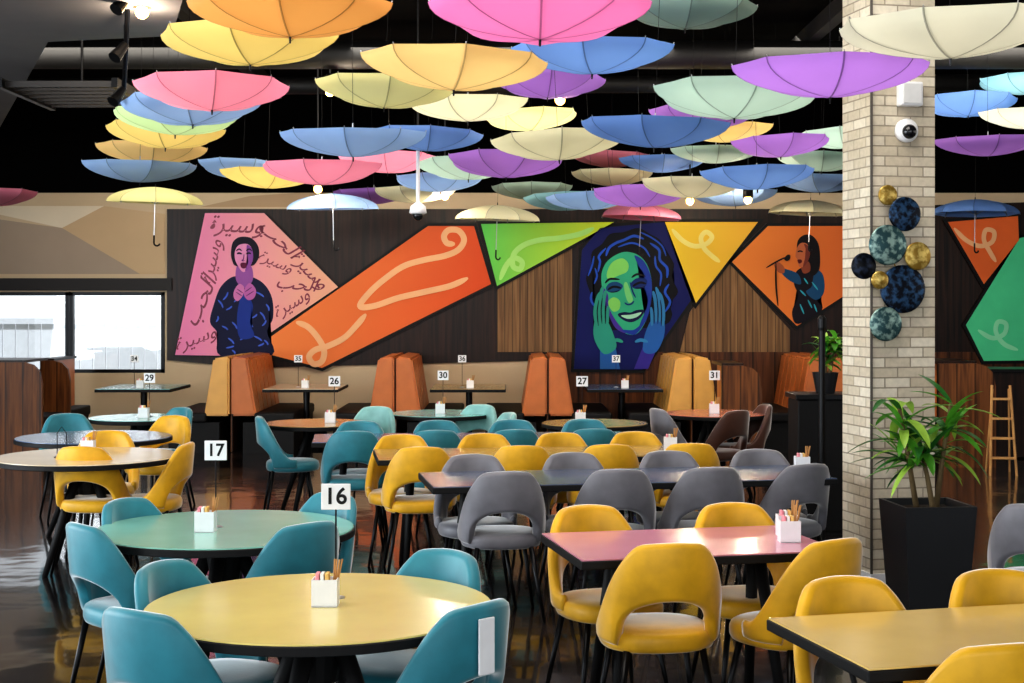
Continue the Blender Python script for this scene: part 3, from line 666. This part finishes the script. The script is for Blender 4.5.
# ------------------------------------------------------------ plants
LEAF = [mat('leaf_green', rgb(92, 164, 54), .35, 0, .35, 8, 0, 0, .25), mat('leaf_dark', rgb(46, 112, 46), .35, 0, .3, 8, 0, 0, .2), mat('leaf_light', rgb(166, 206, 84), .35, 0, .3, 8, 0, 0, .25)]
def leaf(bm, base, dirv, L, w, droop):
    d = Vector(dirv).normalized(); side = d.cross(Vector((0, 0, 1)))
    if side.length < .05: side = Vector((1, 0, 0))
    side.normalize(); prev = None; n = 8; p = Vector(base)
    for i in range(n+1):
        t = i/n; ww = w*math.sin(PI*min(1, .1+.9*t))**.7 if i < n else .0008
        up = side.cross(d).normalized()
        a, m_, b = bm.verts.new(p-side*ww+up*ww*.3), bm.verts.new(p), bm.verts.new(p+side*ww+up*ww*.3)
        if prev: bm.faces.new((prev[0], prev[1], m_, a)); bm.faces.new((prev[1], prev[2], b, m_))
        prev = (a, m_, b)
        d = (d+Vector((0, 0, -droop/n))).normalized(); p = p+d*(L/n)
def plant(name, label, loc, potw, poth, stems, nl, L, w, rz=0, square=True):
    t = thing(name, label, 'plant', loc, rz)
    if square:
        bm = N(); b, tp = potw*.40, potw*.5
        sq = lambda r, z: [Vector((-r, -r, z)), Vector((r, -r, z)), Vector((r, r, z)), Vector((-r, r, z))]
        loft(bm, [sq(b, 0), sq(tp, poth), sq(tp-.02, poth), sq(tp-.04, poth-.06)])
    else:
        bm = lathe(N(), [(potw*.35, 0), (potw*.5, poth), (potw*.45, poth), (potw*.42, poth-.03)], 24)
    obj('pot', bm, mat('planter_black', rgb(20, 21, 25), .45), t)
    obj('soil', box(N(), 0, 0, poth-.045, potw*.8, potw*.8, .02) if square else lathe(N(), [(potw*.4, poth-.05), (potw*.4, poth-.03)], 20), mat('soil', rgb(50, 36, 26), .95, 0, .4, 40), t)
    for (bx, by, tx, ty, h, crowns) in stems:
        bm = N(); tube(bm, [(bx, by, poth-.04), ((bx+tx)/2, (by+ty)/2, poth+(h-poth)*.5), (tx, ty, h)], [.018, .014, .011], 8)
        obj('stem', bm, mat('cane_bark', rgb(110, 92, 62), .8, 0, .3, 30), t, True)
        for k in range(3):
            bm = N()
            for i in range(nl):
                a = random.random()*2*PI; e = random.uniform(-.1, 1.2)
                zz = h-random.random()*crowns
                q = (h-zz)/max(.01, h-poth)
                leaf(bm, (tx*(1-q)+bx*q, ty*(1-q)+by*q, zz), (math.cos(a)*math.cos(e), math.sin(a)*math.cos(e), math.sin(e)), L*random.uniform(.65, 1.1), w*random.uniform(.8, 1.2), random.uniform(.6, 1.6))
            obj('foliage', bm, LEAF[k], t, True)
pY = 8.15
plant('potted_dracaena', 'leafy green plant with two canes in a tall black square planter', ((927-512)*pY/F, pY, 0), .41, .64,
      [(-.06, 0, -.17, -.02, 1.18, .36), (.06, .02, .14, .0, 1.2, .34), (.02, -.04, -.02, .03, .93, .1)], 10, .33, .025, R(6))
cb = thing('host_stand', 'tall black cabinet left of the brick pillar', 'cabinet', (2.37, 11.2, 0))
obj('body', box(N(), 0, 0, .53, .4, .4, 1.0, 0, .01), BLACKM, cb); obj('top', box(N(), 0, 0, 1.05, .44, .44, .04, 0, .006), BLACK, cb); obj('plinth', box(N(), 0, 0, .02, .36, .36, .04), BLACKM, cb)
plant('potted_fern', 'bushy green plant on the black cabinet behind the post', (2.42, 11.2, 1.07), .2, .16, [(0, 0, 0, 0, .36, .16), (.03, 0, .08, 0, .42, .14)], 12, .2, .024, 0, False)
ps = thing('metal_post', 'tall thin black metal post left of the brick pillar', 'post', ((822-512)*9.6/F, 9.6, 0))
obj('base', lathe(N(), [(.16, 0), (.16, .012), (.03, .03)], 28), BLACK, ps)
obj('pole', cyl(N(), (0, 0, .02), (0, 0, 1.6), .022, None, 16), BLACK, ps); obj('cap', lathe(N(), [(.026, 1.58), (.03, 1.6), (.03, 1.66), (.015, 1.68)], 16), BLACK, ps)
ld = thing('stepladder', 'small pale wooden stepladder right of the brick pillar', 'stepladder', ((1001-512)*15/F, 15.0, 0), R(-10))
for s in (-1, 1):
    obj('rail', tube(N(), [(s*.13, -.16, 0), (s*.09, 0, .92)], .014, 6), PINE, ld); obj('rear_leg', tube(N(), [(s*.12, .22, 0), (s*.08, .02, .88)], .011, 6), PINE, ld)
for k in range(4): obj('step', box(N(), 0, -.13+.035*k, .18+.2*k, .24-.018*k, .08, .02), PINE, ld)
ct = thing('service_counter', 'dark service counter behind the stepladder at right edge', 'counter', (6.2, 16.8, 0))
obj('body', box(N(), 0, 0, .5, 1.6, .6, .96), DWOOD, ct); obj('worktop', box(N(), 0, 0, 1.0, 1.7, .68, .04, 0, .006), BLACK, ct)

# ------------------------------------------------------------ umbrellas
UC = {'orange': (240, 172, 96), 'yellow': (244, 216, 130), 'pink': (232, 126, 186), 'peach': (244, 208, 140), 'mint': (188, 216, 202), 'blue': (118, 158, 226), 'cream': (230, 226, 192),
      'purple': (172, 122, 212), 'pale yellow': (236, 230, 164), 'pale blue': (154, 188, 238), 'coral': (238, 144, 172), 'white': (226, 224, 204), 'teal': (144, 194, 206), 'green': (194, 224, 166)}
UCACHE = {}
def umb_parts(c, up):
    if (c, up) in UCACHE: return UCACHE[(c, up)]
    Rr, H, nr = .5, .17, 8; s = 1 if up else -1
    bm = N(); rows = []
    nA = nr*4
    for j in range(1, 10):
        t = j/9
        rw = []
        for i in range(nA):
            ph = (i % 4)/4*(2*PI/nr)-PI/nr; chord = math.cos(PI/nr)/math.cos(ph)
            mid = (math.cos(ph*nr/2))**2 if i % 4 else 0
            k = chord*(1-.018*mid*t)
            rr = Rr*math.sin(t*PI/2*.98)*k
            a = 2*PI*i/nA
            rw.append(bm.verts.new((rr*math.cos(a), rr*math.sin(a), s*(H*(1-t**1.55)-.006*mid*math.sin(t*PI)))))
        rows.append(rw)
    cv = bm.verts.new((0, 0, s*H))
    for i in range(nA): bm.faces.new((cv, rows[0][i], rows[0][(i+1) % nA]))
    for a, b in zip(rows, rows[1:]):
        for i in range(nA): bm.faces.new((a[i], a[(i+1) % nA], b[(i+1) % nA], b[i]))
    for f in bm.faces: f.smooth = True
    for i in range(0, nA, 4):
        for a, b in zip([cv]+[r[i] for r in rows], [r[i] for r in rows]):
            e = bm.edges.get((a, b))
            if e: e.smooth = False
    P = [('canopy', mesh('canopy', bm, mat('umbrella_'+c.replace(' ', '_'), rgb(*UC[c]), .6, 0, .06, 3, 0, 0, .5, 0, 0, None, nr), False))]
    bm = N()
    for k in range(nr):
        a = 2*PI*k/nr; pts = []
        for j in range(0, 8):
            t = j/7*.995; rr = max(.004, Rr*math.sin(t*PI/2*.98)-.004); pts.append((rr*math.cos(a), rr*math.sin(a), s*(H*(1-t**1.55)-.012)))
        tube(bm, pts, .003, 5)
        tube(bm, [(0, 0, s*(H-.18)), (.24*math.cos(a), .24*math.sin(a), s*(H-.07))], .0022, 5)
    P.append(('rib_frame', mesh('rib_frame', bm, STEEL)))
    P.append(('tip', mesh('tip', cyl(N(), (0, 0, s*(H-.005)), (0, 0, s*(H+.03)), .007, .004, 8), BLACK)))
    e = .36 if up else .06
    P.append(('shaft', mesh('shaft', cyl(N(), (0, 0, s*H), (0, 0, -s*e), .005, None, 8), STEEL)))
    if up:
        hp = [(0, 0, -s*(e-.02)), (0, 0, -s*(e+.06))]+[(.03-.03*math.cos(q), 0, -s*(e+.06+.03*math.sin(q))) for q in (.6, 1.2, 1.8, 2.4, 3.0)]
        P.append(('handle', mesh('handle', tube(N(), hp, .009, 8), BLACKM, True)))
    UCACHE[(c, up)] = P
    return P
CORD = mesh('cord', cyl(N(), (0, 0, 0), (0, 0, 1), .0015, None, 5), BLACKM)
U = [('orange', 290, 2, 205, 'large orange umbrella at the top left, cut by the frame'),
     ('yellow', 250, 34, 182, 'large yellow umbrella under the orange one'),
     ('pink', 540, 2, 225, 'largest pink umbrella at top centre, cut by the frame'),
     ('peach', 455, 58, 190, 'large peach umbrella beneath the top pink one'),
     ('mint', 686, 4, 145, 'mint umbrella at the top edge right of centre'),
     ('blue', 592, 46, 165, 'blue umbrella right of the large peach one'),
     ('white', 950, 20, 222, 'large cream white umbrella at the top right corner'),
     ('purple', 830, 64, 200, 'large purple umbrella left of the brick pillar'),
     ('mint', 735, 90, 166, 'mint umbrella left of the large purple one'),
     ('pale yellow', 385, 84, 140, 'pale yellow umbrella behind the large peach one'),
     ('coral', 212, 84, 155, 'pink umbrella, topmost of the left stack'),
     ('pale blue', 192, 101, 136, 'pale blue umbrella peeking out under the topmost pink one of the left stack'),
     ('green', 176, 113, 128, 'pale green umbrella in the left stack'),
     ('yellow', 166, 128, 122, 'yellow umbrella in the left stack, above a peach one'),
     ('peach', 152, 146, 112, 'peach umbrella low in the left stack'),
     ('pale blue', 140, 163, 114, 'pale blue umbrella, lowest of the left stack'),
     ('pale blue', 353, 132, 148, 'bright pale blue umbrella above a pink one, left of centre'),
     ('coral', 322, 164, 124, 'pink umbrella below the bright pale blue one'),
     ('pale blue', 243, 164, 92, 'small pale blue umbrella left of the pink one'),
     ('yellow', 268, 172, 96, 'small yellow umbrella partly behind the pink one'),
     ('purple', 548, 78, 118, 'purple umbrella half hidden below the blue one at top centre'),
     ('cream', 468, 100, 124, 'cream umbrella beneath the large peach one'),
     ('blue', 655, 122, 152, 'deep blue umbrella below the mint one'),
     ('cream', 558, 137, 136, 'cream umbrella left of the deep blue one'),
     ('purple', 506, 157, 122, 'purple umbrella under the cream one at centre'),
     ('blue', 428, 132, 112, 'blue umbrella right of the bright pale blue one'),
     ('coral', 388, 156, 96, 'small pink umbrella behind the bright pale blue one'),
     ('mint', 468, 162, 100, 'small mint umbrella left of the centre purple one'),
     ('pale blue', 440, 176, 96, 'small pale blue umbrella below the small mint one'),
     ('cream', 416, 188, 94, 'small cream umbrella left of the white ceiling pole'),
     ('purple', 374, 190, 84, 'small purple umbrella above the orange wall panel'),
     ('purple', 780, 140, 98, 'small purple umbrella behind the pillar side'),
     ('mint', 822, 156, 94, 'mint umbrella touching the pillar edge'),
     ('blue', 757, 170, 114, 'blue umbrella low at centre right'),
     ('cream', 692, 180, 106, 'cream umbrella above the yellow wall triangle'),
     ('blue', 662, 158, 88, 'small blue umbrella behind the deep blue one'),
     ('mint', 716, 148, 90, 'small mint umbrella under the larger mint one'),
     ('purple', 640, 190, 100, 'purple umbrella above the blue portrait'),
     ('pale blue', 592, 194, 96, 'small pale blue umbrella above the lime wall panel'),
     ('teal', 566, 196, 84, 'small teal umbrella partly behind the pale blue one'),
     ('mint', 844, 132, 96, 'mint umbrella half hidden behind the pillar'),
     ('cream', 612, 172, 84, 'small cream umbrella above the purple one'),
     ('coral', -6, 192, 84, 'pink umbrella at the left frame edge'),
     ('blue', 968, 100, 96, 'blue umbrella right of the pillar under the white one'),
     ('purple', 988, 138, 108, 'purple umbrella right of the pillar'),
     ('white', 1030, 112, 100, 'white umbrella at the right frame edge'),
     ('teal', 1026, 78, 96, 'teal umbrella at the right frame edge above the white one'),
     ('pale yellow', 530, 114, 98, 'small pale yellow umbrella above the centre cream one'),
     ('coral', 610, 154, 84, 'small pink umbrella between the cream and deep blue ones'),
     ('yellow', 725, 126, 92, 'small yellow umbrella below the big mint one'),
     ('pale blue', 820, 178, 84, 'small pale blue umbrella beside the pillar, above the upright cream one'),
     ('mint', 532, 186, 84, 'small mint umbrella below the centre purple one'),
     ('purple', 700, 112, 96, 'small purple umbrella half hidden by the big mint one'),
     ('pale blue', 735, 192, 84, 'small pale blue umbrella below the low blue one')]
UP = [('pale yellow', 155, 203, 95, 'upright pale yellow umbrella with shaft hanging down at left'), ('pale blue', 333, 209, 92, 'upright pale blue umbrella above the pink art panel'),
      ('cream', 497, 220, 88, 'upright cream umbrella above the green wall panel'), ('coral', 641, 218, 88, 'upright pink umbrella above the blue portrait'),
      ('cream', 810, 214, 84, 'upright cream umbrella above the orange singer panel'), ('blue', 975, 214, 86, 'upright blue umbrella right of the pillar')]
ALL = [[c, x, y, F/w, l, False] for c, x, y, w, l in U]+[[c, x, y, F/w, l, True] for c, x, y, w, l in UP]
Y0s = [u[3] for u in ALL]
for it in range(400):          # keep neighbouring canopies clear of one another
    for i in range(len(ALL)):
        for j in range(i+1, len(ALL)):
            a_, b_ = ALL[i], ALL[j]
            pa, pb = at(a_[1], a_[2], a_[3]), at(b_[1], b_[2], b_[3])
            lim = .98 if abs(pa.z-pb.z) < .2 else .54
            if (pa-pb).xy.length < lim:
                sgn = 1 if a_[3] <= b_[3] else -1
                a_[3] -= sgn*.02; b_[3] += sgn*.02
    for k, u in enumerate(ALL): u[3] = min(max(u[3], Y0s[k]*.84), min(Y0s[k]*1.18, 18.3))
for c, x, y, Y, l, up in ALL:
    p = at(x, y, Y)
    t = thing('hanging_umbrella', l, 'umbrella', p, 0, 'open umbrellas hanging under the ceiling')
    t.rotation_euler = (R(random.uniform(-3, 3)), R(random.uniform(-3, 3)), random.random()*PI/4)
    for n, me in umb_parts(c, up): put(n, me, t)
    top = .205 if up else .06
    o = put('cord', CORD, t, (0, 0, top)); o.scale = (1, 1, max(.05, (4.55-p.z-top)*.99))

# ------------------------------------------------------------ ceiling fittings
def ceilpt(px, py, z): Y = F*(z-CH)/(HZ-py); return Vector(((px-512)*Y/F, Y, z))
zs = 3.7
pts = [ceilpt(-260, -60, zs), ceilpt(200, -60, zs), ceilpt(172, 36, zs), ceilpt(48, 42, zs), ceilpt(-6, 138, zs), ceilpt(-160, 150, zs)]
bm = N(); loft(bm, [pts, [p+Vector((0, 0, .25)) for p in pts]])
struct('ceiling_soffit', bm, mat('soffit_grey', rgb(84, 82, 84), .8, 0, .25, 2))
for i, (x0, y0, x1, y1, z, r) in enumerate([(-8, 14.5, 8, 14.5, 4.25, .14), (-8, 17, 8, 16.6, 4.3, .1)]):
    struct('ceiling_duct', cyl(N(), (x0, y0, z), (x1, y1, z), r, None, 20), mat('duct_black', rgb(12, 11, 11), .6, 0), None, True)
for i in range(5):
    struct('ceiling_beam', box(N(), -6+i*3, 9, 4.46, .12, 19, .16), mat('beam_black', rgb(9, 8, 8), .8))
GLOW = mat('warm_bulb', rgb(255, 196, 104), .5, 0, 0, 5, 0, 0, 0, 0, 14)
def spot(px, py, Y, label, tilt=0):
    p = at(px, py, Y)
    t = thing('ceiling_spotlight', label, 'spotlight', p, tilt, 'black ceiling spotlights')
    obj('housing', lathe(N(), [(.035, .18), (.055, .15), (.06, .03), (.052, .03), (.045, .05)], 20), BLACK, t, True)
    obj('bulb', ball(N(), (0, 0, .0), .045), GLOW, t, True)
    obj('stem', cyl(N(), (0, 0, .16), (0, 0, 4.55-p.z), .01, None, 8), BLACK, t)
    L = bpy.data.lights.new('spot_lamp', 'POINT'); L.energy = 26; L.color = (1, .82, .6); L.shadow_soft_size = .06
    lo = bpy.data.objects.new('spot_lamp', L); COL.objects.link(lo); lo.location = (0, 0, -.12); lo.parent = t
spot(142, 12, 9.5, 'lit black spotlight beside the track at top left'); spot(160, 2, 10.5, 'second lit spotlight at the very top left')
spot(318, 189, 15.5, 'lit spotlight above the pale blue upright umbrella'); spot(690, 201, 16.5, 'lit spotlight above the yellow wall triangle')
spot(748, 200, 16.5, 'lit spotlight above the orange singer panel'); spot(330, 92, 14.5, 'lit spotlight between the left umbrellas'); spot(445, 196, 16.2, 'lit spotlight above the orange band'); spot(560, 100, 13, 'lit spotlight hidden among the centre umbrellas'); spot(905, 60, 12.5, 'lit spotlight behind the pillar')
trk = thing('lighting_track', 'black lighting track with spotlight heads at the top left', 'light track', at(128, 45, 9.8))
obj('rail', tube(N(), [(-.16, .5, -.22), (.14, -.5, .36)], .018, 8), BLACK, trk)
obj('drop_rod', cyl(N(), (-.1, .3, -.12), (-.1, .3, 4.55-trk.location.z), .01, None, 8), BLACK, trk)
for k in range(3):
    c = Vector((-.14+.12*k, .4-.4*k, -.24+.24*k)); obj('head', cyl(N(), c, c+Vector((-.05, -.08, -.1)), .03, .045, 14), BLACK, trk)
pc = thing('pendant_camera', 'white ceiling pole with a small dome camera at its end', 'camera', at(418, 213, 13.2))
obj('pole', cyl(N(), (0, 0, .05), (0, 0, .72), .018, None, 12), WHITE, pc); obj('drop_rod', cyl(N(), (0, 0, .72), (0, 0, 4.55-pc.location.z), .01, None, 12), BLACKM, pc)
obj('housing', lathe(N(), [(.02, .1), (.07, .06), (.08, 0), (.06, -.01)], 20), WHITE, pc, True); obj('dome', ball(N(), (0, 0, -.02), .05), mat('smoked_lens', rgb(20, 20, 24), .1), pc, True)
gr = thing('ceiling_vent', 'dark slotted ceiling vent at the upper left', 'vent', at(82, 95, 12.5))
for k in range(7): obj('slat', box(N(), 0, -.6+.2*k, 0, .9, .06, .05), mat('vent_brown', rgb(34, 28, 25), .6), gr)
for s in (-1, 1): obj('side_rail', box(N(), s*.47, 0, 0, .05, 1.4, .08), BLACK, gr)
obj('hanger', cyl(N(), (0, 0, .02), (0, 0, 4.55-gr.location.z), .012, None, 8), BLACK, gr)

# ------------------------------------------------------------ lights
def area(loc, rot, sx, sy, e, col):
    L = bpy.data.lights.new('fill_light', 'AREA'); L.shape = 'RECTANGLE'; L.size = sx; L.size_y = sy; L.energy = e; L.color = col  # shared by the window daylight and the added overhead fills
    o = bpy.data.objects.new('fill_light', L); COL.objects.link(o); o.location = loc; o.rotation_euler = rot
area((0, -2.8, 3.0), (R(80), 0, 0), 12, 2.4, 270, (.95, .98, 1))
area((-8.8, 5.5, 2.3), (R(84), 0, R(-90)), 9, 3.4, 760, (.88, .95, 1))
area((8.8, 8, 2.6), (R(82), 0, R(90)), 9, 2.6, 100, (1, .97, .92))
for x, y, e in ((-4, 14.5, 110), (0, 14.5, 110), (4, 14.5, 110), (-3.2, 11.5, 60), (0, 11.5, 60), (3.2, 11.5, 60)):
    area((x, y, 4.35), (R(20), 0, 0), 3.2, 1.2, e, (1, .93, .82))  # added overhead fill to brighten the far umbrellas
for x, y in ((-2.4, 8.5), (1.2, 7.5), (-1, 5)):
    area((x, y, 4.4), (0, 0, 0), 2.2, 2.2, 90, (1, .94, .84))  # added downward fill over the near tables
SL = bpy.data.lights.new('sun', 'SUN'); SL.energy = 5; SL.angle = R(2); so = bpy.data.objects.new('sun', SL); COL.objects.link(so); so.location = (0, 0, 12)
so.rotation_euler = (R(32), 0, 0)
W = bpy.data.worlds.new('World'); S.world = W; W.use_nodes = True
bg = W.node_tree.nodes['Background']; bg.inputs[0].default_value = (.88, .94, 1, 1); bg.inputs[1].default_value = 1.2
S.view_settings.view_transform = 'Standard'
try: S.view_settings.look = 'Medium High Contrast'
except Exception as e: print('look', e)
S.view_settings.exposure = 0
cam = bpy.data.cameras.new('camera'); co = bpy.data.objects.new('camera', cam); COL.objects.link(co)
co.location = (0, 0, CH); co.rotation_euler = (PI/2, 0, 0)
cam.sensor_width = 36; cam.lens = 36*F/1024; cam.shift_y = (HZ-341.5)/1024; cam.clip_end = 200
S.camera = co
